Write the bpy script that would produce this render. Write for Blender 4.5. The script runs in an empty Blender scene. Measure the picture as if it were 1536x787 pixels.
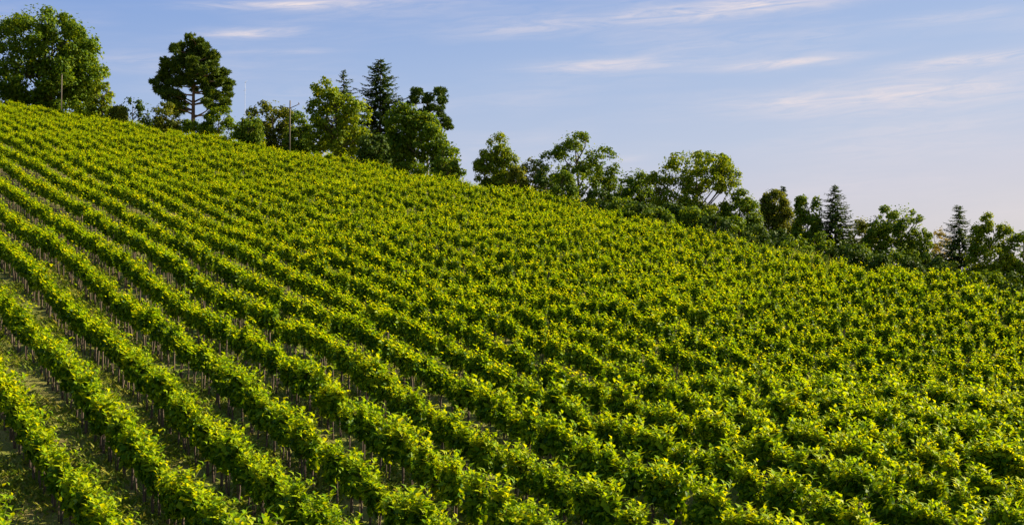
import bpy, math, random
import numpy as np
from mathutils import Vector

R = math.radians
random.seed(7)
rng = np.random.default_rng(11)
scn = bpy.context.scene
col = scn.collection

# ------------------------------------------------------------------ camera
F = 2000.0                      # focal length in pixels of the 1536 px wide photograph
CX, CY, HOR = 768.0, 393.5, 480.0
PITCH = math.atan((HOR - CY) / F)
CAM_Z = 14.5
cam_d = bpy.data.cameras.new('camera')
cam = bpy.data.objects.new('camera', cam_d)
col.objects.link(cam)
cam.location = (0, 0, CAM_Z)
cam.rotation_euler = (R(90) + PITCH, 0, 0)
cam_d.sensor_width = 36.0
cam_d.lens = 36.0 * F / 1536.0
cam_d.clip_start = 0.5
cam_d.clip_end = 20000
scn.camera = cam

# ------------------------------------------------------------------ sky and sun
SUN_AZ, SUN_EL = R(68), R(32)       # azimuth clockwise from the view direction (+Y)
world = bpy.data.worlds.new('World')
scn.world = world
world.use_nodes = True
wt = world.node_tree
wt.nodes.clear()


def N(tree, typ, **kw):
    n = tree.nodes.new(typ)
    for k, v in kw.items():
        if k.startswith('i_'):
            n.inputs[int(k[2:])].default_value = v
        else:
            setattr(n, k, v)
    return n


def math_node(tree, op, a, b=None, clamp=False):
    n = tree.nodes.new('ShaderNodeMath')
    n.operation = op
    n.use_clamp = clamp
    for i, v in enumerate((a, b)):
        if v is None:
            continue
        if isinstance(v, (int, float)):
            n.inputs[i].default_value = v
        else:
            tree.links.new(v, n.inputs[i])
    return n.outputs[0]


def build_world():
    L = wt.links.new
    tc = N(wt, 'ShaderNodeTexCoord')
    sep = N(wt, 'ShaderNodeSeparateXYZ')
    L(tc.outputs['Generated'], sep.inputs[0])
    sx, sy, sz = sep.outputs
    sky = N(wt, 'ShaderNodeTexSky', sky_type='NISHITA')
    sky.sun_disc = False
    sky.sun_elevation = SUN_EL
    sky.sun_rotation = SUN_AZ
    sky.air_density = 1.0
    sky.dust_density = 1.2
    sky.ozone_density = 2.0
    el = math_node(wt, 'MULTIPLY', math_node(wt, 'ARCSINE', sz), 180 / math.pi)
    az = math_node(wt, 'MULTIPLY', math_node(wt, 'ARCTAN2', sx, sy), 180 / math.pi)
    # evening tint of the air: bluer high up, lilac low down
    t = math_node(wt, 'SUBTRACT', el, math_node(wt, 'MULTIPLY', az, 0.10))
    mr = N(wt, 'ShaderNodeMapRange')
    mr.inputs[1].default_value = -2
    mr.inputs[2].default_value = 18
    L(t, mr.inputs[0])
    ramp = N(wt, 'ShaderNodeValToRGB')
    e = ramp.color_ramp.elements
    e[0].color, e[1].color = SKY_TINT[0][1], SKY_TINT[-1][1]
    for p, c in SKY_TINT[1:-1]:
        e.new(p).color = c
    L(mr.outputs[0], ramp.inputs[0])
    mul = N(wt, 'ShaderNodeMix', data_type='RGBA')
    mul.inputs[0].default_value = 0.88
    L(sky.outputs[0], mul.inputs[6])
    L(ramp.outputs[0], mul.inputs[7])
    # thin cirrus streaks: stretched noise in azimuth / elevation, gathered in banks
    comb = N(wt, 'ShaderNodeCombineXYZ')
    tilt = math_node(wt, 'SUBTRACT', el, math_node(wt, 'MULTIPLY', az, 0.055))
    L(math_node(wt, 'MULTIPLY', az, 0.30), comb.inputs[0])
    L(math_node(wt, 'MULTIPLY', tilt, 2.6), comb.inputs[1])
    n1 = N(wt, 'ShaderNodeTexNoise')
    n1.inputs['Scale'].default_value = 1.0
    n1.inputs['Detail'].default_value = 9
    n1.inputs['Roughness'].default_value = 0.66
    n1.inputs['Distortion'].default_value = 1.0
    L(comb.outputs[0], n1.inputs['Vector'])
    comb2 = N(wt, 'ShaderNodeCombineXYZ')
    L(math_node(wt, 'MULTIPLY', az, 0.09), comb2.inputs[0])
    L(math_node(wt, 'MULTIPLY', tilt, 0.5), comb2.inputs[1])
    n2 = N(wt, 'ShaderNodeTexNoise')
    n2.inputs['Scale'].default_value = 1.0
    n2.inputs['Detail'].default_value = 3
    L(comb2.outputs[0], n2.inputs['Vector'])
    wisp = math_node(wt, 'SUBTRACT', n1.outputs[0], 0.30)
    wisp = math_node(wt, 'MULTIPLY', wisp, 2.9, True)
    total = None
    for (caz, cel, raz, rel, amp) in CLOUDS:
        a = math_node(wt, 'POWER', math_node(wt, 'ABSOLUTE', math_node(wt, 'DIVIDE', math_node(wt, 'SUBTRACT', az, caz), raz)), 2.0)
        slope = math_node(wt, 'SUBTRACT', math_node(wt, 'SUBTRACT', el, cel), math_node(wt, 'MULTIPLY', math_node(wt, 'SUBTRACT', az, caz), 0.05))
        b = math_node(wt, 'POWER', math_node(wt, 'ABSOLUTE', math_node(wt, 'DIVIDE', slope, rel)), 2.0)
        g = math_node(wt, 'MULTIPLY', math_node(wt, 'EXPONENT', math_node(wt, 'MULTIPLY', math_node(wt, 'ADD', a, b), -1.0)), amp)
        total = g if total is None else math_node(wt, 'ADD', total, g)
    veil = math_node(wt, 'MULTIPLY', math_node(wt, 'SUBTRACT', n2.outputs[0], 0.43, True), 1.5)
    total = math_node(wt, 'ADD', total, veil)
    fac = math_node(wt, 'MULTIPLY', wisp, math_node(wt, 'MULTIPLY', total, 0.74), True)
    mix = N(wt, 'ShaderNodeMix', data_type='RGBA')
    L(fac, mix.inputs[0])
    L(mul.outputs[2], mix.inputs[6])
    mix.inputs[7].default_value = CLOUD_COL
    bg = N(wt, 'ShaderNodeBackground')
    bg.inputs[1].default_value = SKY_STRENGTH
    L(mix.outputs[2], bg.inputs[0])
    out = N(wt, 'ShaderNodeOutputWorld')
    L(bg.outputs[0], out.inputs[0])


SKY_STRENGTH = 0.05
SKY_TINT = [(0.0, (4.7, 4.25, 4.35, 1)), (0.2, (4.8, 4.45, 4.7, 1)), (0.3, (4.5, 4.35, 5.0, 1)), (0.43, (3.75, 4.15, 5.3, 1)), (0.61, (2.85, 3.65, 5.4, 1)), (0.87, (1.7, 2.7, 5.2, 1)), (1.0, (1.3, 2.25, 4.9, 1))]
CLOUD_COL = (6.0, 5.4, 5.55, 1)


def azel(x, y):
    return math.degrees(math.atan((x - CX) / F)), math.degrees(math.atan((HOR - y) / F))


CLOUDS = [(*azel(px, py), rx / 34.9, ry / 34.9, a) for (px, py, rx, ry, a) in [
    (1150, 10, 150, 14, 1.3), (1000, 22, 90, 10, .5), (840, 38, 120, 12, .45), (905, 97, 110, 11, 1.0), (1180, 101, 85, 8, 1.1),
    (1460, 109, 100, 8, 1.3), (1350, 155, 190, 22, .9), (1430, 45, 90, 10, .35), (400, 12, 100, 6, 1.2), (370, 55, 62, 7, 1.3),
    (430, 80, 90, 4, .3), (940, 237, 26, 6, .45), (1420, 203, 120, 8, .35), (1190, 157, 40, 8, .45), (200, 100, 120, 8, .18), (560, 0, 160, 8, .3)]]
build_world()

sun_d = bpy.data.lights.new('sun', 'SUN')
sun = bpy.data.objects.new('sun', sun_d)
col.objects.link(sun)
sun_d.energy = 5.0
sun_d.angle = R(0.5)
sun_d.color = (1.0, 0.86, 0.62)
sun_dir = Vector((math.sin(SUN_AZ) * math.cos(SUN_EL), math.cos(SUN_AZ) * math.cos(SUN_EL), math.sin(SUN_EL)))
sun.rotation_euler = sun_dir.to_track_quat('Z', 'Y').to_euler()

scn.view_settings.view_transform = 'Standard'
scn.view_settings.look = 'None'
scn.view_settings.exposure = 1.48
scn.view_settings.gamma = 1
scn.view_settings.use_curve_mapping = False
scn.cycles.max_bounces = 6
scn.cycles.transmission_bounces = 4
scn.cycles.diffuse_bounces = 1

# ------------------------------------------------------------------ terrain
cp, sp = math.cos(PITCH), math.sin(PITCH)


def ray(px, py):
    a, b = (px - CX) / F, (CY - py) / F
    return np.array([a, cp - b * sp, sp + b * cp])


VPX, VPY = -430.0, 5.0                     # where the vine rows run together
rv = ray(VPX, VPY)
nv = np.cross(rv, ray(1885.0, 86.0))       # the slope leans a little to the right as well
SLX, SLY = -nv[0] / nv[2], -nv[1] / nv[2]
ROWK = -rv[0] / rv[1]                      # dX = -ROWK dY along a row
COSR = 1 / math.sqrt(1 + ROWK * ROWK)
TOPH = 1.75
HT = CAM_Z - TOPH


def on_tops(px, py):
    d = ray(px, py)
    return d * (-HT / (d[2] - SLX * d[0] - SLY * d[1]))


def c_of(X, Y):
    return X + ROWK * Y


ROWS = [1.50 - 5 * 0.232]                  # plan offsets of the rows; they close up a little towards the right
while ROWS[-1] < 6.2:
    ROWS.append(ROWS[-1] + (0.232 if ROWS[-1] < 1.9 else max(0.168, 0.232 - 0.075 * (ROWS[-1] - 1.9))))
ROWS = np.array([ROWS[0] - 0.464, ROWS[0] - 0.232] + ROWS) * HT
# the upper edge of the vineyard, traced over the tops of its last vines
edge_px = [(-150, 124), (0, 147), (100, 163), (200, 180), (300, 197), (430, 219), (550, 238), (680, 257), (800, 281), (900, 299), (1000, 322),
           (1100, 344), (1200, 365), (1300, 385), (1400, 406), (1536, 437), (1700, 478)]
EY, EC = [], []
for (px, py) in edge_px:
    d = on_tops(px, py)
    EY.append(d[1])
    EC.append(c_of(d[0], d[1]))
EY, EC = np.array(EY)[::-1], np.array(EC)[::-1]
print('edge', list(zip(EY.round(1), EC.round(1))), 'slope', SLX, SLY, ROWK)


def c_edge(Y):
    Y = np.asarray(Y, float)
    v = np.interp(Y, EY, EC)
    return np.where(Y > EY[-1], EC[-1] - (Y - EY[-1]) * 0.28, v)


def softmin(a, b, k):
    return -k * np.logaddexp(-a / k, -b / k)


def terrain(X, Y):
    X, Y = np.asarray(X, float), np.asarray(Y, float)
    Yf = 6 * np.logaddexp(0, (Y - 4) / 6) - 0 + 4 - 6 * 0
    z = SLY * np.where(Y > 60, Y, Yf) + SLX * X
    z = z + (0.22 * np.sin(X * .21 + Y * .09 + 1) + 0.18 * np.sin(Y * .24 - X * .13) + .12 * np.sin(X * .43 + 2 + Y * .05)) * np.clip(1 - np.hypot(X, Y) / 300, 0, 1)
    d = (c_of(X, Y) - c_edge(Y)) * COSR
    z = z - 0.30 * 0.5 * (d - 2.5 + np.sqrt((d - 2.5) ** 2 + 6))
    z = softmin(z, np.full_like(z, 58.0), 2.0)
    r = np.sqrt(X * X + Y * Y)
    w = np.clip((r - 260) / 500, 0, 1)
    w = w * w * (3 - 2 * w)
    z = z * (1 - w) + (-25.0) * w
    z = np.maximum(z, -25)
    z = z + 0.06 * np.sin(X * 0.9 + 1.3 * np.sin(Y * 0.31)) * np.sin(Y * 0.7 + X * 0.23) * np.clip(1 - r / 400, 0, 1)
    return z


# ------------------------------------------------------------------ materials
def new_mat(name):
    m = bpy.data.materials.new(name)
    m.use_nodes = True
    m.node_tree.nodes.clear()
    return m


def leaf_mat(name, stops, trans=0.4, tcol=(1.5, 1.25, 0.5), rough=0.5, spec=0.35, per_obj=0.0):
    """Leaf: each leaf takes its own tone (random per island); thin, so part of the light goes through."""
    m = new_mat(name)
    t = m.node_tree
    L = t.links.new
    geo = N(t, 'ShaderNodeNewGeometry')
    ramp = N(t, 'ShaderNodeValToRGB')
    els = ramp.color_ramp.elements
    els[0].position, els[0].color = stops[0][0], (*stops[0][1], 1)
    els[1].position, els[1].color = stops[-1][0], (*stops[-1][1], 1)
    for p, c in stops[1:-1]:
        els.new(p).color = (*c, 1)
    # broad drifts of tone from plant to plant
    tc = N(t, 'ShaderNodeNewGeometry')
    no = N(t, 'ShaderNodeTexNoise')
    no.inputs['Scale'].default_value = 0.35
    no.inputs['Detail'].default_value = 2
    L(tc.outputs['Position'], no.inputs['Vector'])
    v = math_node(t, 'ADD', math_node(t, 'MULTIPLY', geo.outputs['Random Per Island'], 0.75), math_node(t, 'MULTIPLY', math_node(t, 'SUBTRACT', no.outputs[0], 0.25), 0.5), True)
    L(v, ramp.inputs[0])
    pb = N(t, 'ShaderNodeBsdfPrincipled')
    pb.inputs['Roughness'].default_value = rough
    pb.inputs['Specular IOR Level'].default_value = spec
    L(ramp.outputs[0], pb.inputs['Base Color'])
    tm = N(t, 'ShaderNodeMix', data_type='RGBA', blend_type='MULTIPLY')
    tm.inputs[0].default_value = 1
    L(ramp.outputs[0], tm.inputs[6])
    tm.inputs[7].default_value = (*tcol, 1)
    tr = N(t, 'ShaderNodeBsdfTranslucent')
    L(tm.outputs[2], tr.inputs[0])
    mx = N(t, 'ShaderNodeMixShader')
    mx.inputs[0].default_value = trans
    L(pb.outputs[0], mx.inputs[1])
    L(tr.outputs[0], mx.inputs[2])
    out = N(t, 'ShaderNodeOutputMaterial')
    L(mx.outputs[0], out.inputs[0])
    return m


def bark_mat(name, c1, c2, scale=8.0):
    m = new_mat(name)
    t = m.node_tree
    L = t.links.new
    tc = N(t, 'ShaderNodeTexCoord')
    mp = N(t, 'ShaderNodeMapping')
    mp.inputs['Scale'].default_value = (1, 1, 0.25)
    L(tc.outputs['Object'], mp.inputs[0])
    no = N(t, 'ShaderNodeTexNoise')
    no.inputs['Scale'].default_value = scale
    no.inputs['Detail'].default_value = 6
    L(mp.outputs[0], no.inputs['Vector'])
    ramp = N(t, 'ShaderNodeValToRGB')
    ramp.color_ramp.elements[0].position, ramp.color_ramp.elements[0].color = 0.3, (*c1, 1)
    ramp.color_ramp.elements[1].position, ramp.color_ramp.elements[1].color = 0.7, (*c2, 1)
    L(no.outputs[0], ramp.inputs[0])
    bp = N(t, 'ShaderNodeBump')
    bp.inputs['Strength'].default_value = 0.6
    bp.inputs['Distance'].default_value = 0.03
    L(no.outputs[0], bp.inputs['Height'])
    pb = N(t, 'ShaderNodeBsdfPrincipled')
    pb.inputs['Roughness'].default_value = 0.9
    L(ramp.outputs[0], pb.inputs['Base Color'])
    L(bp.outputs[0], pb.inputs['Normal'])
    out = N(t, 'ShaderNodeOutputMaterial')
    L(pb.outputs[0], out.inputs[0])
    return m


def ground_mat():
    m = new_mat('soil_and_dry_grass')
    t = m.node_tree
    L = t.links.new
    tc = N(t, 'ShaderNodeNewGeometry')

    def noise(s, d=4, r=.6):
        no = N(t, 'ShaderNodeTexNoise')
        no.inputs['Scale'].default_value = s
        no.inputs['Detail'].default_value = d
        no.inputs['Roughness'].default_value = r
        L(tc.outputs['Position'], no.inputs['Vector'])
        return no.outputs[0]
    n1, n2, n3 = noise(0.5), noise(3.5, 6, .7), noise(22, 4, .7)
    v = math_node(t, 'ADD', math_node(t, 'MULTIPLY', n1, 0.5), math_node(t, 'MULTIPLY', n2, 0.5))
    ramp = N(t, 'ShaderNodeValToRGB')
    e = ramp.color_ramp.elements
    e[0].position, e[0].color = 0.34, (0.11, 0.165, 0.02, 1)
    e[1].position, e[1].color = 0.66, (0.24, 0.195, 0.08, 1)
    e.new(0.5).color = (0.18, 0.185, 0.042, 1)
    L(v, ramp.inputs[0])
    r2 = N(t, 'ShaderNodeValToRGB')
    r2.color_ramp.elements[0].position, r2.color_ramp.elements[0].color = 0.3, (0.55, 0.55, 0.5, 1)
    r2.color_ramp.elements[1].position, r2.color_ramp.elements[1].color = 0.7, (1.2, 1.15, 1.1, 1)
    L(n3, r2.inputs[0])
    mx = N(t, 'ShaderNodeMix', data_type='RGBA', blend_type='MULTIPLY')
    mx.inputs[0].default_value = 1
    L(ramp.outputs[0], mx.inputs[6])
    L(r2.outputs[0], mx.inputs[7])
    bp = N(t, 'ShaderNodeBump')
    bp.inputs['Strength'].default_value = 0.9
    bp.inputs['Distance'].default_value = 0.12
    L(math_node(t, 'ADD', n2, math_node(t, 'MULTIPLY', n3, 0.4)), bp.inputs['Height'])
    pb = N(t, 'ShaderNodeBsdfPrincipled')
    pb.inputs['Roughness'].default_value = 0.95
    pb.inputs['Specular IOR Level'].default_value = 0.1
    L(mx.outputs[2], pb.inputs['Base Color'])
    L(bp.outputs[0], pb.inputs['Normal'])
    out = N(t, 'ShaderNodeOutputMaterial')
    L(pb.outputs[0], out.inputs[0])
    return m


M = {
    'ground': ground_mat(),
    'vine_leaf': leaf_mat('vine_leaf', [(0.0, (0.010, 0.038, 0.002)), (0.42, (0.058, 0.142, 0.003)), (0.78, (0.205, 0.31, 0.004)), (1.0, (0.36, 0.41, 0.005))], 0.36, (1.8, 1.4, 0.3), 0.5, 0.09),
    'vine_tip': leaf_mat('vine_tip', [(0.0, (0.105, 0.235, 0.004)), (0.5, (0.235, 0.365, 0.005)), (1.0, (0.50, 0.51, 0.008))], 0.48, (1.6, 1.3, 0.3), 0.5, 0.09),
    'cane': bark_mat('vine_cane', (0.10, 0.13, 0.03), (0.20, 0.20, 0.05)),
    'trunk': bark_mat('vine_bark', (0.04, 0.026, 0.017), (0.12, 0.085, 0.055), 14),
    'stake': bark_mat('weathered_stake', (0.06, 0.04, 0.028), (0.15, 0.11, 0.075), 9),
    'bark': bark_mat('tree_bark', (0.035, 0.026, 0.018), (0.12, 0.09, 0.065), 2.5),
    'bark_red': bark_mat('pine_bark', (0.05, 0.03, 0.018), (0.20, 0.11, 0.06), 2.5),
    'bark_pale': bark_mat('pale_bark', (0.10, 0.08, 0.06), (0.26, 0.22, 0.17), 2.5),
    'pole': bark_mat('pole_wood', (0.05, 0.042, 0.035), (0.13, 0.11, 0.09), 3),
    'pole_pale': bark_mat('pale_pole_wood', (0.10, 0.08, 0.06), (0.20, 0.165, 0.12), 3),
    'mast': bark_mat('grey_mast_paint', (0.36, 0.38, 0.44), (0.46, 0.48, 0.54), 3),
    'grass': leaf_mat('grass_blade', [(0.0, (0.08, 0.17, 0.012)), (0.5, (0.18, 0.25, 0.024)), (1.0, (0.36, 0.32, 0.09))], 0.3, (1.3, 1.2, 0.6), 0.6, 0.2),
}
TREE_TONES = {
    'mid': [(0.0, (0.022, 0.055, 0.010)), (0.5, (0.050, 0.105, 0.012)), (1.0, (0.115, 0.165, 0.016))],
    'yellow': [(0.0, (0.036, 0.078, 0.010)), (0.5, (0.076, 0.135, 0.011)), (1.0, (0.155, 0.198, 0.015))],
    'olive': [(0.0, (0.032, 0.055, 0.014)), (0.5, (0.062, 0.092, 0.020)), (1.0, (0.125, 0.150, 0.030))],
    'dark': [(0.0, (0.012, 0.032, 0.010)), (0.5, (0.026, 0.060, 0.014)), (1.0, (0.060, 0.100, 0.020))],
    'grey': [(0.0, (0.040, 0.062, 0.030)), (0.5, (0.070, 0.100, 0.045)), (1.0, (0.12, 0.15, 0.065))],
    'fir': [(0.0, (0.010, 0.030, 0.014)), (0.5, (0.022, 0.052, 0.022)), (1.0, (0.055, 0.092, 0.030))],
    'pine': [(0.0, (0.016, 0.038, 0.012)), (0.5, (0.034, 0.070, 0.018)), (1.0, (0.080, 0.115, 0.026))],
    'tan': [(0.0, (0.06, 0.065, 0.04)), (0.5, (0.12, 0.12, 0.08)), (1.0, (0.20, 0.19, 0.14))],
}
for k, v in TREE_TONES.items():
    v = [(p_, (c_[0] * 1.6, c_[1] * 1.45, c_[2] * .5)) for p_, c_ in v]
    M['t_' + k] = leaf_mat('tree_leaf_' + k, v, 0.22 if k in ('fir', 'pine', 'dark') else 0.40, (1.6, 1.3, 0.4), 0.6, 0.1)


# ------------------------------------------------------------------ mesh helpers
class MB:
    """Collects triangles / quads as numpy blocks and links them as one mesh."""

    def __init__(self):
        self.v, self.f, self.m, self.n = [], [], [], 0

    def add(self, v, f, mat=0):
        v = np.asarray(v, float).reshape(-1, 3)
        f = np.asarray(f, int)
        self.v.append(v)
        self.f.append(f + self.n)
        self.m.append(np.full(len(f), mat))
        self.n += len(v)

    def tube(self, pts, rad, sides=6, mat=0):
        pts = np.asarray(pts, float)
        n = len(pts)
        rad = np.broadcast_to(np.asarray(rad, float), (n,))
        tan = np.gradient(pts, axis=0)
        tan /= np.linalg.norm(tan, axis=1)[:, None] + 1e-9
        ref = np.array([1.0, 0, 0]) if abs(tan[0][0]) < 0.8 else np.array([0, 1.0, 0])
        a = np.cross(tan, ref)
        a /= np.linalg.norm(a, axis=1)[:, None] + 1e-9
        b = np.cross(tan, a)
        ang = np.linspace(0, 2 * math.pi, sides, endpoint=False)
        ring = pts[:, None, :] + rad[:, None, None] * (np.cos(ang)[None, :, None] * a[:, None, :] + np.sin(ang)[None, :, None] * b[:, None, :])
        v = np.concatenate([ring.reshape(-1, 3), pts[:1], pts[-1:]])
        q = []
        for i in range(n - 1):
            for j in range(sides):
                k = (j + 1) % sides
                p0, p1, p2, p3 = i * sides + j, i * sides + k, (i + 1) * sides + k, (i + 1) * sides + j
                q.append((p0, p1, p2))
                q.append((p0, p2, p3))
        for j in range(sides):
            k = (j + 1) % sides
            q.append((n * sides, k, j))
            q.append((n * sides + 1, (n - 1) * sides + j, (n - 1) * sides + k))
        self.add(v, q, mat)

    def leaves(self, p, a, nrm, ln, wd, mat=0, fold=0.22, droop=0.12, rich=True):
        """p base points, a axes, nrm normals; a folded pointed leaf each."""
        p, a, nrm = (np.asarray(x, float) for x in (p, a, nrm))
        a = a / (np.linalg.norm(a, axis=1)[:, None] + 1e-9)
        b = np.cross(nrm, a)
        b /= np.linalg.norm(b, axis=1)[:, None] + 1e-9
        nn = np.cross(a, b)
        ln, wd = np.broadcast_to(ln, (len(p),))[:, None], np.broadcast_to(wd, (len(p),))[:, None]
        k = len(p)
        i = np.arange(k)[:, None]
        lft = p + a * ln * 0.40 + b * wd * 0.5 + nn * wd * fold
        rgt = p + a * ln * 0.40 - b * wd * 0.5 + nn * wd * fold
        tip = p + a * ln - nn * ln * droop
        if rich:
            mid = p + a * ln * 0.5
            v = np.stack([p, lft, tip, rgt, mid], 1).reshape(-1, 3)
            f = np.concatenate([i * 5 + np.array([[0, 4, 1]]), i * 5 + np.array([[1, 4, 2]]), i * 5 + np.array([[0, 3, 4]]), i * 5 + np.array([[4, 3, 2]])])
        else:
            v = np.stack([p, lft, tip, rgt], 1).reshape(-1, 3)
            f = np.concatenate([i * 4 + np.array([[0, 2, 1]]), i * 4 + np.array([[0, 3, 2]])])
        self.add(v, f, mat)

    def arrays(self):
        return np.concatenate(self.v), np.concatenate(self.f), np.concatenate(self.m)

    def mesh(self, name, mats):
        return mesh_from(name, *self.arrays(), mats)

    def build(self, name, mats, parent=None, loc=None):
        o = bpy.data.objects.new(name, self.mesh(name, mats))
        col.objects.link(o)
        if parent is not None:
            o.parent = parent
        if loc is not None:
            o.location = loc
        return o


def mesh_from(name, v, f, mi, mats):
    me = bpy.data.meshes.new(name)
    me.vertices.add(len(v))
    me.vertices.foreach_set('co', v.astype(np.float32).ravel())
    k = f.shape[1]
    me.loops.add(f.size)
    me.loops.foreach_set('vertex_index', f.astype(np.int32).ravel())
    me.polygons.add(len(f))
    me.polygons.foreach_set('loop_start', np.arange(0, f.size, k, dtype=np.int32))
    me.polygons.foreach_set('material_index', mi.astype(np.int32))
    for m in mats:
        me.materials.append(m)
    me.update(calc_edges=True)
    return me


def tag(o, label=None, cat=None, group=None, kind=None):
    for k, v in (('label', label), ('category', cat), ('group', group), ('kind', kind)):
        if v:
            o[k] = v
    return o


def empty(name, loc, rz=0.0):
    o = bpy.data.objects.new(name, None)
    col.objects.link(o)
    o.location = loc
    o.rotation_euler = (0, 0, rz)
    o.empty_display_size = 0.3
    return o


def unit(v):
    return v / (np.linalg.norm(v, axis=-1, keepdims=True) + 1e-9)


# ------------------------------------------------------------------ ground: one sheet to the horizon
def axis(lo, hi, step, far):
    core = np.arange(lo, hi + step, step)
    out, s, x = [], step, hi
    while x < far:
        s *= 1.22
        x += s
        out.append(x)
    neg, s, x = [], step, lo
    while x > -far:
        s *= 1.22
        x -= s
        neg.append(x)
    return np.array(neg[::-1] + list(core) + out)


gx, gy = axis(-110, 110, 1.2, 9000), axis(20, 230, 1.2, 9000)
GX, GY = np.meshgrid(gx, gy)
GZ = terrain(GX, GY)
nx, ny = len(gx), len(gy)
ii = (np.arange(ny - 1)[:, None] * nx + np.arange(nx - 1)[None, :]).ravel()
gf = np.stack([ii, ii + 1, ii + nx + 1, ii + nx], 1)
gme = mesh_from('hillside_ground', np.stack([GX, GY, GZ], -1).reshape(-1, 3), gf, np.zeros(len(gf), int), [M['ground']])
gme.polygons.foreach_set('use_smooth', np.ones(len(gf), bool))
ground = bpy.data.objects.new('hillside_ground', gme)
col.objects.link(ground)
tag(ground, 'sloping hillside ground of tan soil and dry grass under the vine rows', None, None, 'structure')


# ------------------------------------------------------------------ grapevines
def vine_variant(seed, nl, size, nsh, rich=True):
    """Local frame: x along the row, y across it, z up. Returns dict of part builders."""
    r = np.random.default_rng(seed)
    w = r.uniform(0.24, 0.34)
    d = r.uniform(0.17, 0.26)
    zc = r.uniform(1.12, 1.24)
    h = r.uniform(0.30, 0.40)
    fol = MB()
    # body of leaves: lumps around a handful of centres
    k = 9
    cen = np.stack([r.uniform(-w, w, k) * .75, r.uniform(-d, d, k) * .6, zc + r.uniform(-h, h, k) * .75], 1)
    which = r.integers(0, k, nl)
    off = unit(r.normal(size=(nl, 3))) * (r.uniform(0.35, 1.0, nl) ** 0.5)[:, None] * np.array([.21, .15, .21])
    p = cen[which] + off
    out = unit(off * np.array([1, 1.4, 1]) + (p - np.array([0, 0, zc])) * np.array([.4, 1.0, .5]) + r.normal(size=(nl, 3)) * .09)
    nrm = unit(out + np.array([0, 0, .12]) + r.normal(size=(nl, 3)) * .35)
    ax = np.cross(nrm, r.normal(size=(nl, 3)))
    ax = unit(ax + np.array([0, 0, -.15]) + np.array([0, 0, .9]) * (p[:, 2:3] > zc + .1) - np.array([0, 0, .5]) * (p[:, 2:3] < zc) + out * .25)
    ln = r.uniform(.12, .23, nl) * size
    fol.leaves(p, ax, nrm, ln, ln * r.uniform(.48, .75, nl), 0, rich=rich)
    # young upright shoots with arching, paler tips
    tips = MB()
    for s in range(nsh):
        x0, y0, z0 = r.uniform(-w, w), r.uniform(-.18, .18), zc + h * r.uniform(-.1, .7)
        lean = np.array([r.normal() * .22, r.normal() * .24, 0])
        length = r.uniform(.30, .80)
        t = np.linspace(0, 1, 6)[:, None]
        arch = np.array([r.normal() * .14, r.normal() * .16, -r.uniform(.02, .16)])
        pts = np.array([x0, y0, z0]) + t * length * (lean + np.array([0, 0, 1.0])) + t ** 3 * arch
        if rich:
            fol.tube(pts[::2], np.linspace(.007, .003, 3), 3, 1)
        m = 9 if rich else 6
        tt = np.linspace(.15, 1.0, m)
        q = np.stack([np.interp(tt, t[:, 0], pts[:, j]) for j in range(3)], 1)
        ang = r.uniform(0, 6.28) + np.arange(m) * 2.6
        a = np.stack([np.cos(ang), np.sin(ang), r.uniform(.5, 1.7, m) + .5 * tt], 1)
        nr = np.stack([-np.cos(ang), -np.sin(ang), np.full(m, .45)], 1) + r.normal(size=(m, 3)) * .3
        l2 = r.uniform(.15, .27, m) * (1.1 - .45 * tt) * (1.3 if rich else .92)
        tips.leaves(q, a, nr, l2, l2 * r.uniform(.36, .62, m), 0, droop=.42, rich=rich)
    # gnarled trunk with a short head of arms
    tr = MB()
    b = r.normal(size=(5, 2)) * .018
    zz = np.linspace(-.12, .98, 5)
    pts = np.concatenate([np.cumsum(b, 0), zz[:, None]], 1)
    tr.tube(pts, np.array([.046, .038, .034, .036, .028]), 6 if rich else 4)
    if rich:
        for sgn in (-1, 1):
            tr.tube([pts[-1], pts[-1] + [sgn * .16, 0, .09], pts[-1] + [sgn * .36, r.normal() * .03, .10]], [.024, .019, .012], 5)
    st = MB()
    xs = r.choice([-1, 1]) * r.uniform(.055, .09)
    st.tube([[xs, .02, -.15], [xs + r.normal() * .012, .02 + r.normal() * .01, 1.15]], [.017, .015], 5 if rich else 4)
    fol.add(*tips.arrays()[:2], 2)
    return {'foliage': fol, 'trunk': tr, 'stake': st}


NV = 14
VNEAR = [vine_variant(100 + i, 340, 1.25, 13) for i in range(NV)]
VMID = [vine_variant(300 + i, 420, .98, 12, False) for i in range(12)]
VFAR = [vine_variant(500 + i, 440, .82, 10, False) for i in range(10)]

ROW_ANG = math.atan2(1.0, -ROWK)           # heading of the rows in plan
SPACING = 0.76
dYs = SPACING * COSR


def project(P):
    v = P - np.array([0, 0, CAM_Z])
    zc = v[..., 1] * cp + v[..., 2] * sp
    yc = -v[..., 1] * sp + v[..., 2] * cp
    return CX + F * v[..., 0] / zc, CY - F * yc / zc, zc


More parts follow.
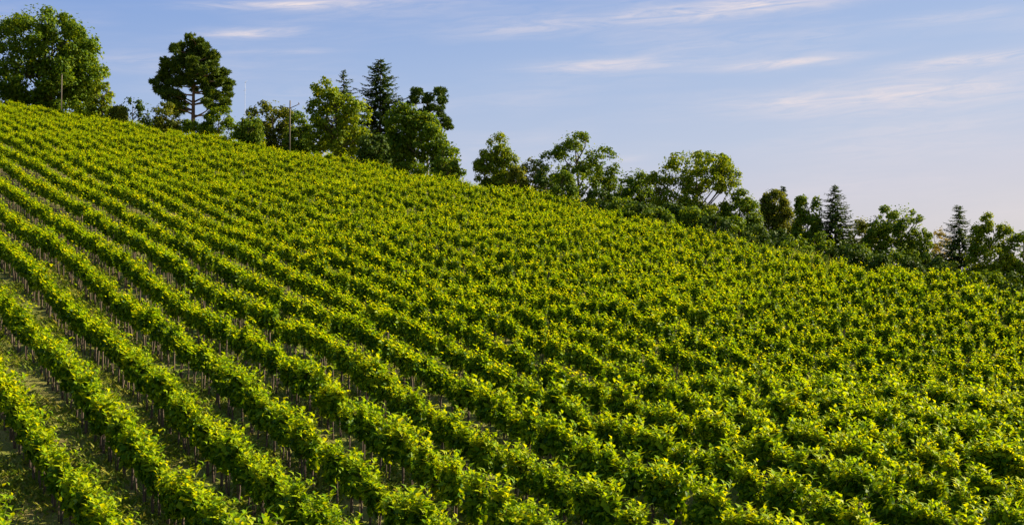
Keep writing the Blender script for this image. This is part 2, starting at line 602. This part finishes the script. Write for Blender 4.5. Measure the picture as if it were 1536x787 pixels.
vines = []                                  # row, Y, X, z, px, py, depth, in frame?
for row, c in enumerate(ROWS):
    y0 = 24 + rng.uniform(0, dYs)
    k = np.arange(int(210 / dYs))
    Y = y0 + k * dYs + rng.normal(0, .10, len(k))
    cc = c + rng.normal(0, .035, len(k)) + 0.06 * np.sin(Y * .11 + row)
    X = cc - ROWK * Y
    keep = (c < c_edge(Y) + 0.8) & (rng.random(len(k)) > 0.004)
    Z = terrain(X, Y)
    P = np.stack([X, Y, Z + 1.3], 1)
    px, py, dep = project(P)
    sc = F / dep
    keep &= (px > -140) & (px < 1700) & (py < 787 + 160)
    inf = (px > -.30 * sc) & (px < 1536 + .30 * sc) & (py - .45 * sc < 787)
    for j in np.nonzero(keep)[0]:
        vines.append((row, Y[j], X[j], Z[j], px[j], py[j], dep[j], bool(inf[j])))
print('vines', len(vines), 'in frame', sum(v[7] for v in vines))
order = sorted(range(len(vines)), key=lambda i: (not vines[i][7], vines[i][6]))
near = set(order[:300])

ONES = 'first second third fourth fifth sixth seventh eighth ninth tenth eleventh twelfth thirteenth fourteenth fifteenth sixteenth seventeenth eighteenth nineteenth'.split()
TENS = {20: ('twentieth', 'twenty'), 30: ('thirtieth', 'thirty'), 40: ('fortieth', 'forty'), 50: ('fiftieth', 'fifty'), 60: ('sixtieth', 'sixty')}


def ordinal(n):
    if n < 20:
        return ONES[n - 1]
    a, b = TENS[n // 10 * 10]
    return a if n % 10 == 0 else b + '-' + ONES[n % 10 - 1]


protos = {}
for i, var in enumerate(VNEAR):
    protos[i] = {
        'trunk': var['trunk'].mesh('trunk', [M['trunk']]),
        'stake': var['stake'].mesh('stake', [M['stake']]),
        'foliage': var['foliage'].mesh('foliage', [M['vine_leaf'], M['cane'], M['vine_tip']]),
    }
by_row = {}
for i in sorted(near, key=lambda i: vines[i][6]):
    by_row.setdefault(vines[i][0], []).append(i)
row_rank = {r_: q + 1 for q, r_ in enumerate(sorted(by_row))}
used = {}
for row, ids in sorted(by_row.items()):
    for q, i in enumerate(ids):
        _, Y, X, Z, px, py, dep, _f = vines[i]
        flip = math.pi if random.random() < .5 else 0.0
        root = empty('grape_vine', (X, Y, Z), ROW_ANG + flip + random.gauss(0, .08))
        s = min(1.25, max(.72, random.gauss(1.0, .075)))
        root.scale = (s * random.uniform(.95, 1.08), s * random.uniform(.9, 1.1), s)
        start = 'bottom' if project(np.array([vines[ids[0]][2], vines[ids[0]][1], vines[ids[0]][3] + 1.3]))[1] > 690 else 'right'
        tag(root, 'grapevine, %s up from the %s edge in the %s row from the lower left' % (ordinal(q + 1), start, ordinal(row_rank[row])), 'grapevine',
            'grapevines of the near rows')
        vi = random.randrange(NV)
        while vi == used.get(row):
            vi = random.randrange(NV)
        used[row] = vi
        for part in ('trunk', 'stake', 'foliage'):
            o = bpy.data.objects.new(part, protos[vi][part])
            col.objects.link(o)
            o.parent = root

# everything further up the slope: thousands of vines, one mass
arrs = {}


def var_arrays(lod, i):
    if (lod, i) not in arrs:
        var = (VNEAR, VMID, VFAR)[lod][i]
        vs, fs, ms, n = [], [], [], 0
        for mat, part in ((0, 'foliage'), (3, 'trunk'), (4, 'stake')):
            v, f, m = var[part].arrays()
            vs.append(v)
            fs.append(f + n)
            ms.append(m if mat == 0 else np.full(len(f), mat))
            n += len(v)
        arrs[(lod, i)] = (np.concatenate(vs), np.concatenate(fs), np.concatenate(ms))
    return arrs[(lod, i)]


bv, bf, bm_, bn = [], [], [], 0
for i, (row, Y, X, Z, px, py, dep, _f) in enumerate(vines):
    if i in near:
        continue
    lod = 0 if dep < 48 + random.uniform(-6, 6) else 1 if dep < 78 + random.uniform(-8, 8) else 2
    v, f, m = var_arrays(lod, random.randrange((NV, 12, 10)[lod]))
    a = ROW_ANG + (math.pi if random.random() < .5 else 0.0) + random.gauss(0, .08)
    s = min(1.25, max(.70, random.gauss(1.0, .075))) * (1 - .15 * min(1, max(0, (c_of(X, Y) / HT - 2) / 2)))
    ca, sa = math.cos(a) * s, math.sin(a) * s
    bv.append(np.stack([v[:, 0] * ca - v[:, 1] * sa + X, v[:, 0] * sa + v[:, 1] * ca + Y, v[:, 2] * s + Z], 1))
    bf.append(f + bn)
    bm_.append(m)
    bn += len(v)
me = mesh_from('grapevines_up_the_slope', np.concatenate(bv), np.concatenate(bf), np.concatenate(bm_), [M['vine_leaf'], M['cane'], M['vine_tip'], M['trunk'], M['stake']])
rest = bpy.data.objects.new('grapevines_up_the_slope', me)
col.objects.link(rest)
tag(rest, 'dense rows of green grapevines covering the slope up to its crest', 'vineyard', None, 'stuff')
print('rest tris', len(me.polygons))


# ------------------------------------------------------------------ grass between the rows
def grass():
    mb = MB()
    r = np.random.default_rng(5)
    Y = r.uniform(26, 120, 90000) if False else 26 * np.exp(r.uniform(0, 1.3, 380000))
    X = (r.uniform(-160, 1600, len(Y)) - CX) * Y / F
    c = c_of(X, Y)
    ph = .3
    patch = np.sin(X * .8 + 2 * np.sin(Y * .37)) + np.sin(Y * 1.1 + X * .4) + r.normal(size=len(Y)) * .8
    ok = (c < c_edge(Y)) & (patch > -.2 - ph)
    X, Y = X[ok], Y[ok]
    k = len(X)
    Z = terrain(X, Y) - .01
    ang = r.uniform(0, 6.28, k)
    a = np.stack([np.cos(ang) * .7, np.sin(ang) * .7, r.uniform(.5, 1.6, k)], 1)
    nr = np.stack([-np.cos(ang), -np.sin(ang), np.full(k, .6)], 1)
    ln = r.uniform(.08, .34, k) * (1 + (Y > 60) * .3)
    mb.leaves(np.stack([X, Y, Z], 1), a, nr, ln, ln * .22 + .008, 0, droop=.25, rich=False)
    # rank grass along the upper edge of the field
    n2 = 16000
    t = r.uniform(0, 1, n2)
    Ye = np.interp(t, np.linspace(0, 1, len(EY)), EY)
    Xe = c_edge(Ye) + r.uniform(.4, 3.5, n2) - ROWK * Ye
    Ze = terrain(Xe, Ye)
    ang = r.uniform(0, 6.28, n2)
    a = np.stack([np.cos(ang) * .35, np.sin(ang) * .35, np.ones(n2)], 1)
    nr = np.stack([-np.cos(ang), -np.sin(ang), np.full(n2, .4)], 1)
    bush = np.clip(np.sin(Ye * .9) + np.sin(Ye * .37 + 1), -.2, 2)
    ln = r.uniform(.5, 1.1, n2) * (1 + .25 * bush)
    mb.leaves(np.stack([Xe, Ye, Ze], 1), a, nr, ln, .05 + .03 * r.random(n2), 0, droop=.15, rich=False)
    o = mb.build('grass', [M['grass']])
    tag(o, 'short dry grass and weeds between the vine rows', 'grass', None, 'stuff')


grass()


# ------------------------------------------------------------------ trees beyond the crest
def place(px, depth):
    """Ground point at a depth in metres under a column of the photograph."""
    X = (px - CX) * depth / F
    return np.array([X, depth, float(terrain(X, depth))])


def height_at(py, depth, z0):
    d = ray(CX, py)
    return CAM_Z + d[2] / d[1] * depth - z0


def curve_pts(a, b, sag, n, r):
    t = np.linspace(0, 1, n)[:, None]
    p = a * (1 - t) + b * t
    p = p + np.sin(t * math.pi) * np.array([r.normal() * sag, r.normal() * sag, r.normal() * sag * .6])
    return p


def clump_leaves(mb, r, cen, rad, n, size, flat=1.0, mat=0, upright=.5):
    off = unit(r.normal(size=(n, 3))) * (r.uniform(.15, 1.0, n) ** .45)[:, None] * rad * np.array([1, 1, flat])
    p = cen + off
    nrm = unit(unit(off) * .8 + np.array([0, 0, upright]) + r.normal(size=(n, 3)) * .45)
    ax = unit(np.cross(nrm, r.normal(size=(n, 3))) + np.array([0, 0, -.25]))
    ln = r.uniform(.7, 1.35, n) * size
    mb.leaves(p, ax, nrm, ln, ln * r.uniform(.6, .95, n), mat, rich=False)


def broadleaf(name, label, px, top, bot, width, depth, tone, seed, kind='round', clumps=60, csize=1.0, leaf=.30, dens=1.0, bark='bark', trunk_r=.22, group='trees along the crest',
              cat='tree', depth_w=None, lobes=None, stems=1, loose=.16):
    """Crown traced as lobes (dx, dz, rx, rz in crown-relative units), filled with clumps of leaves on limbs."""
    r = np.random.default_rng(seed)
    base = place(px, depth)
    s = depth / F
    H = height_at(top, depth, base[2])
    zb = max(.2, height_at(bot + 32, depth, base[2]) - (2.5 if cat == 'shrub' else 0))
    if px > 700 and cat == 'tree':
        width, clumps, loose, leaf = width * 1.18, int(clumps * 1.45), loose + .12, leaf * .85
    W = width * s
    root = empty(name, base)
    tag(root, label, cat, group)
    crown, trunk = MB(), MB()
    if lobes is None:
        lobes = {'round': [(0, .55, .5, .45), (-.22, .4, .3, .32), (.24, .42, .28, .34), (0, .2, .42, .22)],
                 'umbrella': [(.04, .84, .40, .14), (-.34, .66, .18, .12), (.36, .68, .18, .16), (-.05, .28, .42, .2), (.22, .2, .3, .18), (.1, .66, .34, .14), (-.15, .48, .3, .16)],
                 'airy': [(-.05, .72, .3, .26), (-.33, .55, .2, .24), (.28, .62, .24, .22), (.05, .4, .42, .25), (-.1, .15, .4, .18), (.38, .32, .16, .22)],
                 'tall': [(0, .75, .28, .25), (-.18, .5, .34, .28), (.2, .48, .32, .3), (0, .22, .45, .24)],
                 'dome': [(-.2, .78, .27, .22), (.04, .62, .30, .28), (-.30, .42, .22, .3), (.30, .36, .2, .25), (.05, .22, .5, .24)],
                 }[kind]
    wts = np.array([l[2] * l[3] for l in lobes])
    wts /= wts.sum()
    ch = H - zb
    dw = (depth_w or 0.8) * W
    cents = []
    for i in range(int(clumps * 1.7)):
        l = lobes[r.choice(len(lobes), p=wts)]
        u = unit(r.normal(size=3)) * r.uniform(.35, 1.0) ** .4
        cr = csize * r.uniform(.35, 1.0)
        x = (l[0] + u[0] * max(l[2] - cr / W * .6, .02)) * W
        z = zb + (l[1] + u[2] * max(l[3] - cr / ch * .5, .02)) * ch
        y = u[1] * dw * l[2]
        cents.append((np.array([x, y, z]), cr))
    for cen, cr in cents:
        n = int(200 * dens * cr * cr * (.30 / leaf) ** 2)
        clump_leaves(crown, r, cen, cr, max(n, 14), leaf, .72)
    tot = int(sum(200 * dens * cr * cr for _, cr in cents) * (.12 if kind == 'airy' else loose) * (.30 / leaf) ** 2)
    for l, wgt in zip(lobes, wts):
        m = int(tot * wgt)
        u = unit(r.normal(size=(m, 3))) * (r.uniform(.3, .97, m) ** .5)[:, None]
        pp = np.stack([(l[0] + u[:, 0] * l[2]) * W, u[:, 1] * dw * l[2], zb + (l[1] + u[:, 2] * l[3]) * ch], 1)
        nr = unit(u + np.array([0, 0, .5]) + r.normal(size=(m, 3)) * .5)
        ln = r.uniform(.7, 1.3, m) * leaf
        crown.leaves(pp, np.cross(nr, r.normal(size=(m, 3))), nr, ln, ln * .8, 0, rich=False)
    # trunk and limbs reaching for the clumps
    fork = zb + .18 * ch
    for st in range(stems):
        bx = (st - (stems - 1) / 2) * .9
        tip = np.array([r.normal() * .15 * W * .3 + bx * 1.5, 0, zb + .72 * ch])
        tp = curve_pts(np.array([bx, 0, -.5]), tip, .18, 7, r)
        trunk.tube(tp, np.linspace(trunk_r * 1.15, trunk_r * .28, 7), 8)
        for k in r.choice(len(cents), min(len(cents), int(22 / stems)), replace=False):
            cen = cents[k][0]
            h0 = np.clip(cen[2] - abs(cen[0]) * .9 - r.uniform(.3, 1.2), fork * .7, zb + .65 * ch)
            q = np.array([np.interp(h0, tp[:, 2], tp[:, j]) for j in range(3)])
            lp = curve_pts(q, cen, .25, 5, r)
            trunk.tube(lp, np.linspace(trunk_r * .42, .03, 5), 5)
    crown.build('crown', [M['t_' + tone]], root)
    trunk.build('trunk', [M[bark]], root)
    return root


def conifer(name, label, px, top, bot, width, depth, tone, seed, whorl=.55, droop=.25, ragged=.25, dens=1.0, leaf=.34, profile=None, lean=0.0, sparse=0.0, group='trees along the crest'):
    """Spruce or fir: whorls of drooping boughs, each a spine hung with sprays."""
    r = np.random.default_rng(seed)
    base = place(px, depth)
    s = depth / F
    H = height_at(top, depth, base[2])
    zb = max(.4, height_at(bot, depth, base[2]))
    W = width * s / 2
    root = empty(name, base)
    tag(root, label, 'conifer', group)
    crown, trunk = MB(), MB()
    tp = np.array([[0, 0, -.5], [lean * .2, 0, H * .35], [lean * .6, 0, H * .7], [lean, 0, H - .15]])
    trunk.tube(tp, [.24, .18, .10, .02], 7)
    z = zb
    P, A, Nn, Ln, Wd = [], [], [], [], []
    while z < H - .1:
        t = (z - zb) / (H - zb)
        prof = profile(t) if profile else (1 - t) ** .85
        k = max(4, int(7 - 3 * t))
        a0 = r.uniform(0, 6.28)
        for j in range(k):
            if r.random() < sparse:
                continue
            ang = a0 + j * 6.283 / k + r.normal() * .25
            ln = W * prof * (1 + r.normal() * ragged) + .15
            ln = max(ln, .15)
            dirv = np.array([math.cos(ang), math.sin(ang), 0])
            m = max(4, int(ln / .14 * dens))
            tt = np.linspace(.12, 1, m)
            spine = np.array([np.interp(z, tp[:, 2], tp[:, 0]), 0, z]) + dirv * (tt * ln)[:, None] + np.array([0, 0, 1]) * (-droop * ln * tt + droop * 1.1 * ln * tt ** 2.5 + .05 * r.normal())[:, None]
            if ln > .5:
                trunk.tube(spine[[0, m // 2, m - 1]], [.04, .025, .01], 4)
            side = np.array([-dirv[1], dirv[0], 0])
            for sg in (-1, 1, 0):
                a = dirv * .75 + sg * side * .8 + r.normal(size=(m, 3)) * .18 + np.array([0, 0, -.22 if sg else .30])
                P.append(spine + r.normal(size=(m, 3)) * .04)
                A.append(a)
                Nn.append(np.array([0, 0, 1]) + side * sg * -.3 + r.normal(size=(m, 3)) * .3)
                l = leaf * r.uniform(.7, 1.3, m) * (1.15 - .55 * tt) * (.6 + .6 * prof)
                Ln.append(l)
                Wd.append(l * .62)
        z += .6 * whorl * (1 - .45 * t) * r.uniform(.8, 1.2)
    crown.leaves(np.concatenate(P), np.concatenate(A), np.concatenate(Nn), np.concatenate(Ln), np.concatenate(Wd), 0, fold=.1, droop=.2, rich=False)
    crown.tube([[lean, 0, H - .4], [lean, 0, H]], [.03, .008], 4)
    crown.build('crown', [M['t_' + tone]], root)
    trunk.build('trunk', [M['bark']], root)
    return root


def pine(name, label, px, top, bot, width, depth, tone, seed, pads, trunk_r=.28, leaf=.26, padr=1.0, base_off=0, bark='bark_red', group='trees along the crest'):
    """Open pine: limbs carrying flattened pads of needle tufts; pads as (dx, dz, r) in crown-relative units."""
    r = np.random.default_rng(seed)
    base = place(px + base_off, depth)
    s = depth / F
    H = height_at(top, depth, base[2])
    zb = height_at(bot, depth, base[2])
    W, ch = width * s, H - zb
    root = empty(name, base)
    tag(root, label, 'pine', group)
    crown, trunk = MB(), MB()
    tp = curve_pts(np.array([0, 0, -.5]), np.array([-base_off * s + W * .01, 0, zb + ch * .9]), .12, 8, r)
    trunk.tube(tp, np.linspace(trunk_r, .06, 8), 8)
    for (dx, dz, pr) in pads:
        for iy, yy in enumerate(r.normal(size=4) * W * .26 * (1 - abs(dx))):
            cen = np.array([dx * W + r.normal() * .035 * W - base_off * s, yy, zb + (dz + r.normal() * .03) * ch])
            rad = pr * padr * r.uniform(.65, 1.15)
            h0 = np.clip(cen[2] - abs(dx) * W * r.uniform(.0, .5) - .2, zb * .9, zb + ch * .86)
            q = np.array([np.interp(h0, tp[:, 2], tp[:, j]) for j in range(3)])
            lp = curve_pts(q, cen - np.array([0, 0, rad * .25]), .4, 6, r)
            if iy == 0:
                trunk.tube(lp, np.linspace(max(.05, trunk_r * .38), .03, 6), 5)
            # needle tufts: little upward stars
            m = int(30 * rad * rad) + 10
            off = unit(r.normal(size=(m, 3))) * (r.uniform(.1, 1, m) ** .5)[:, None] * rad * np.array([1, 1, .5])
            tc = cen + off
            q = 13
            dirs = unit(r.normal(size=(m, q, 3)) + np.array([0, 0, .55]) + unit(off)[:, None, :] * .55)
            P = np.repeat(tc, q, 0)
            A = dirs.reshape(-1, 3)
            ln = r.uniform(.7, 1.3, len(P)) * leaf
            crown.leaves(P, A, r.normal(size=P.shape), ln, ln * .34, 0, fold=.05, droop=.05, rich=False)
    crown.build('crown', [M['t_' + tone]], root)
    trunk.build('trunk', [M[bark]], root)
    return root


def bush(label, px, top, bot, width, depth, tone, seed, leaf=.26, clumps=46, csize=.75, spiky=False, name='shrub', dens=1.15, group='shrubs along the crest'):
    return broadleaf(name, label, px, top + (9 if px > 900 else -9), bot, width, depth, tone, seed, 'round', clumps, csize, leaf, dens, 'bark', .10, group, 'shrub',
                     lobes=[(0, .5, .5, .5), (-.25, .35, .28, .35), (.25, .38, .28, .38)])


# -- left end of the crest
broadleaf('broadleaf_tree', 'huge rounded broadleaf tree with several trunks at the top of the hill', 60, 4, 172, 194, 205, 'mid', 21,
          clumps=170, csize=1.7, leaf=.42, dens=.8, trunk_r=.34, stems=4,
          lobes=[(-.05, .68, .34, .32), (-.28, .55, .30, .36), (.18, .55, .28, .38), (.30, .40, .20, .30), (.0, .33, .46, .24), (-.3, .15, .26, .2), (.15, .14, .30, .2)])
broadleaf('broadleaf_tree', 'small rounded tree tucked under the right flank of the huge broadleaf tree', 146, 116, 178, 46, 196, 'yellow', 22, clumps=34, csize=.9, leaf=.36, trunk_r=.12)
broadleaf('broadleaf_tree', 'small dark loose tree between the huge broadleaf tree and the tall pine', 199, 140, 190, 58, 192, 'dark', 23, 'airy', clumps=26, csize=.75, leaf=.32, trunk_r=.12)
pr = np.random.default_rng(3)
pads = []
for dz_, xs_ in ((.95, (0, .05)), (.87, (-.15, .02, .17)), (.77, (-.25, -.08, .1, .27)), (.66, (-.31, -.12, .08, .30)), (.54, (-.40, -.2, .04, .24, .43)), (.43, (-.46, -.25, .2, .36, .47)),
                 (.31, (-.47, -.3, .24, .46)), (.20, (-.36, -.22, .28, .42)), (.10, (-.22, .28, .40))):
    pads += [(x_, dz_, 1.15 if dz_ > .3 else .95) for x_ in xs_]
pads += [(.13, .42, .9), (-.07, .44, 1.0), (.02, .62, 1.1), (-.3, .08, .7)]
pine('scots_pine', 'tall broad pine with open limbs standing clear against the sky', 287, 60, 172, 104, 190, 'pine', 31, pads, trunk_r=.42, padr=.80, leaf=.46)
for (lab, px, top, bot, w, tone, sd) in [
    ('olive shrub beside the small dark tree left of the tall pine', 246, 160, 198, 46, 'olive', 41),
    ('low green shrub right at the foot of the tall pine trunk', 288, 186, 206, 60, 'mid', 42),
    ('rounded green shrub just right of the tall pine', 326, 161, 208, 58, 'mid', 43),
    ('tiny yellowish shrub at the foot of the small dark tree', 172, 164, 186, 30, 'olive', 44)]:
    bush(lab, px, top, bot, w, 184, tone, sd)
# -- the group around the utility pole
broadleaf('broadleaf_tree', 'wide bushy olive green tree behind the utility pole', 405, 149, 225, 92, 165, 'olive', 51, 'round', clumps=70, csize=.95, leaf=.30, trunk_r=.16)
bush('dark green shrub at the left foot of the bushy olive tree', 372, 176, 222, 50, 160, 'mid', 52, clumps=30)
bush('leafy green shrub just right of the utility pole', 446, 164, 226, 44, 158, 'mid', 53, clumps=34)
conifer('dark_fir', 'slim dark fir whose tip shows behind the bright yellow green tree', 514, 104, 215, 80, 168, 'fir', 54, whorl=.7, ragged=.4, sparse=.15, leaf=.42)
broadleaf('broadleaf_tree', 'bright yellow green tree with a visible dark trunk left of the spruce', 507, 116, 216, 104, 150, 'yellow', 55, 'tall', clumps=80, csize=.85, leaf=.32, trunk_r=.2, dens=.75, loose=.12,
          lobes=[(-.18, .80, .26, .2), (-.12, .6, .36, .3), (.2, .5, .3, .34), (.1, .28, .42, .2), (-.3, .35, .2, .25)])
conifer('tall_spruce', 'tallest dark spruce with drooping boughs in the middle tree group', 569, 87, 244, 112, 158, 'fir', 56, whorl=.62, droop=.30, ragged=.30, leaf=.46, sparse=.1,
        profile=lambda t: .30 + .62 * (1 - t) if t < .82 else .42 * (1 - t) / .18 + .06)
pads2 = [(-.25, .92, .75), (.3, .95, .7), (0, .80, .8), (-.34, .76, .6), (.38, .78, .65), (.1, .62, .7), (.28, .5, .6), (.42, .34, .6), (.2, .3, .6), (.5, .22, .5), (-.1, .45, .7)]
pine('dark_pine', 'ragged dark pine top showing above the broad rounded tree', 640, 134, 205, 62, 158, 'fir', 57, pads2, trunk_r=.18, padr=1.0, leaf=.34, bark='bark')
broadleaf('broadleaf_tree', 'broad rounded green tree sloping down to the right end of the middle group', 630, 154, 258, 124, 146, 'mid', 58, 'dome', clumps=120, csize=.92, leaf=.32, trunk_r=.22)
bush('dark shrub under the tallest spruce', 560, 205, 252, 60, 142, 'dark', 59, clumps=30)
bush('low shrub at the right foot of the broad rounded tree', 668, 222, 264, 40, 138, 'mid', 60, clumps=24)
bush('dark undergrowth behind the trunk of the bright yellow green tree', 500, 203, 238, 90, 168, 'dark', 47, clumps=40)
# -- the loose trees in the middle
broadleaf('broadleaf_tree', 'small bushy light green tree standing alone in the gap', 747, 196, 280, 62, 140, 'yellow', 61, 'tall', clumps=60, csize=.62, leaf=.26, dens=.9, trunk_r=.12)
broadleaf('broadleaf_tree', 'slim grey green sapling next to the lone light green tree', 800, 231, 292, 44, 138, 'grey', 62, 'airy', clumps=34, csize=.5, leaf=.24, dens=.8, trunk_r=.08)
broadleaf('broadleaf_tree', 'airy tree with forked limbs and a notched crown', 868, 192, 305, 112, 140, 'mid', 63, 'airy', clumps=88, csize=.66, leaf=.26, dens=.72, trunk_r=.20)
bush('pale green shrub under the airy forked tree', 845, 262, 306, 50, 128, 'mid', 64, clumps=24)
bush('dark shrub at the right foot of the airy forked tree', 905, 268, 318, 60, 128, 'dark', 65, clumps=34)
broadleaf('broadleaf_tree', 'dense low tree between the airy tree and the flat topped tree', 953, 250, 330, 60, 136, 'mid', 66, 'round', clumps=60, csize=.7, leaf=.27, trunk_r=.14)
broadleaf('broadleaf_tree', 'flat topped spreading tree with a bright green crown', 1040, 222, 335, 122, 132, 'yellow', 67, 'umbrella', clumps=110, csize=.66, leaf=.27, dens=.85, trunk_r=.18)
bush('dark undergrowth bush below the flat topped tree', 1015, 290, 345, 70, 120, 'dark', 68, clumps=40)
# -- the right end
broadleaf('broadleaf_tree', 'round green tree right beside the flat topped tree', 1110, 283, 360, 62, 132, 'mid', 71, 'round', clumps=64, csize=.68, leaf=.26, trunk_r=.14)
broadleaf('broadleaf_tree', 'brownish olive tree with a dense dull crown', 1162, 281, 370, 70, 135, 'olive', 72, 'tall', clumps=90, csize=.62, leaf=.24, trunk_r=.14)
conifer('dark_fir', 'little dark fir tip poking out behind the brownish olive tree', 1176, 279, 360, 36, 142, 'fir', 73, whorl=.45, leaf=.34)
broadleaf('broadleaf_tree', 'mid green tree with twin pointed tops left of the pointed spruce', 1213, 291, 378, 56, 130, 'mid', 74, 'tall', clumps=62, csize=.58, leaf=.25, trunk_r=.12,
          lobes=[(-.15, .8, .16, .2), (.2, .8, .14, .18), (0, .5, .4, .3), (0, .22, .48, .24)])
conifer('pointed_spruce', 'pointed dark spruce with a neat conical crown near the right', 1254, 277, 396, 104, 130, 'fir', 75, whorl=.48, ragged=.2, leaf=.36, droop=.2)
broadleaf('broadleaf_tree', 'small olive tree behind the right side of the pointed spruce', 1292, 322, 395, 46, 134, 'olive', 76, 'round', clumps=40, csize=.6, leaf=.25, trunk_r=.1)
bush('low spreading dark shrub below the pointed spruce', 1268, 348, 398, 84, 116, 'dark', 77, clumps=50, csize=.6)
broadleaf('broadleaf_tree', 'round green tree with an open lower crown right of the pointed spruce', 1348, 303, 408, 92, 128, 'mid', 78, 'airy', clumps=92, csize=.62, leaf=.25, dens=.85, trunk_r=.17,
          lobes=[(0, .74, .36, .26), (-.3, .62, .2, .25), (.3, .5, .2, .25), (0, .4, .42, .2), (0, .15, .48, .16)])
broadleaf('broadleaf_tree', 'pale tan half bare tree behind the ragged dark spruce', 1413, 336, 412, 40, 138, 'tan', 79, 'round', clumps=34, csize=.5, leaf=.2, dens=.6, trunk_r=.08, bark='bark_pale')
bush('dark shrub between the round tree and the ragged spruce', 1398, 365, 420, 60, 122, 'dark', 80, clumps=36, csize=.6)
conifer('ragged_spruce', 'ragged dark spruce with a thin spire near the right edge', 1440, 307, 436, 104, 126, 'fir', 81, whorl=.5, ragged=.35, leaf=.36, sparse=.12,
        profile=lambda t: (1 - t) ** .75 if t < .55 else .38 * (1 - t) / .45 + .05)
broadleaf('birch_tree', 'light green feathery young tree with a straight thin trunk', 1484, 316, 440, 82, 122, 'yellow', 82, clumps=110, csize=.5, leaf=.22, dens=.8, trunk_r=.11, bark='bark_pale',
          lobes=[(-.02, .88, .10, .13), (.25, .76, .14, .16), (-.18, .72, .14, .18), (0, .55, .36, .22), (.3, .42, .2, .22), (0, .25, .5, .26)])
broadleaf('broadleaf_tree', 'dark green tree cut by the right edge of the picture', 1540, 343, 450, 66, 122, 'mid', 83, 'round', clumps=60, csize=.6, leaf=.25, trunk_r=.14)
for q, (px, top, bot, w, lab) in enumerate([
    (985, 300, 340, 56, 'low dark bush at the left foot of the flat topped tree'), (1075, 305, 352, 60, 'low dark bush at the right foot of the flat topped tree'),
    (1135, 325, 364, 54, 'low green bush in front of the brownish olive tree'), (1195, 338, 380, 54, 'low bush in front of the twin topped tree'),
    (1320, 365, 406, 52, 'low dark bush at the left foot of the round tree'), (1370, 368, 416, 50, 'low dark bush at the right foot of the round tree'),
    (1452, 390, 436, 60, 'low dark bush at the foot of the ragged spruce'), (1515, 395, 448, 54, 'low dark bush at the right foot of the feathery young tree')]):
    bush(lab, px, top, bot, w, 112, 'dark' if q % 3 else 'mid', 90 + q, clumps=34, csize=.55, leaf=.24)


for q, (px, top, bot, w, tone, lab) in enumerate([
    (935, 285, 330, 60, 'mid', 'low green bush in front of the dense low tree'), (965, 292, 340, 64, 'dark', 'low dark bush at the right foot of the dense low tree'),
    (1040, 300, 350, 60, 'mid', 'low green bush right below the trunk of the flat topped tree'), (1098, 312, 360, 60, 'mid', 'low green bush below the round green tree beside the flat topped tree'),
    (1165, 330, 372, 60, 'dark', 'low dark bush below the brownish olive tree'), (1232, 335, 392, 54, 'mid', 'green bush at the left foot of the pointed spruce'),
    (1295, 352, 402, 56, 'mid', 'green bush between the pointed spruce and the round tree'), (1345, 358, 412, 60, 'mid', 'green bush right below the round tree'),
    (1420, 378, 430, 60, 'dark', 'dark bush at the left foot of the ragged spruce'), (1485, 392, 446, 60, 'mid', 'green bush at the foot of the feathery young tree'),
    (820, 258, 300, 50, 'dark', 'dark bush at the left foot of the airy forked tree'), (775, 252, 288, 36, 'olive', 'small olive bush between the lone light green tree and the grey green sapling')]):
    bush(lab, px, top, bot, w, 116 if px > 900 else 132, tone, 120 + q, clumps=44, csize=.6, leaf=.25)


# ------------------------------------------------------------------ poles
def pole(name, label, px, top, depth, rad, mat, cat):
    base = place(px, depth)
    H = height_at(top, depth, base[2])
    root = empty(name, base)
    tag(root, label, cat)
    mb = MB()
    mb.tube([[0, 0, -.6], [0, 0, H * .5], [.01, 0, H]], [rad, rad * .9, rad * .78], 10)
    mb.build('shaft', [M[mat]], root)
    return root, H


p, H = pole('utility_pole', 'dark wooden utility pole with one slanting side arm beside the bushy olive tree', 433, 151, 143, .085, 'pole', 'utility pole')
mb = MB()
mb.tube([[.0, -.1, H - .85], [1.05, -.1, H - .38]], [.045, .035], 6)
mb.build('side_arm', [M['pole']], p)
mb = MB()
mb.tube([[.95, -.1, H - .40], [.95, -.1, H - .22]], [.05, .035], 6)
mb.build('insulator', [M['pole']], p)
p, H = pole('wooden_pole', 'pale bare wooden pole standing in front of the huge broadleaf tree', 88, 112, 186, .075, 'pole_pale', 'pole')
mb = MB()
mb.tube([[0, 0, H - .02], [0, 0, H + .06]], [.16, .10], 8)
mb.build('cap', [M['pole']], p)
# faint far mast with its antenna
p, H = pole('radio_mast', 'faint thin grey radio mast far off between the tall pine and the bushy olive tree', 365, 122, 420, .07, 'mast', 'mast')
mb = MB()
mb.tube([[0, 0, H - .6], [.55, 0, H + .2]], [.05, .03], 5)
mb.tube([[-.45, 0, H - 3.0], [.45, 0, H - 2.7]], [.04, .04], 5)
mb.build('antenna', [M['mast']], p)
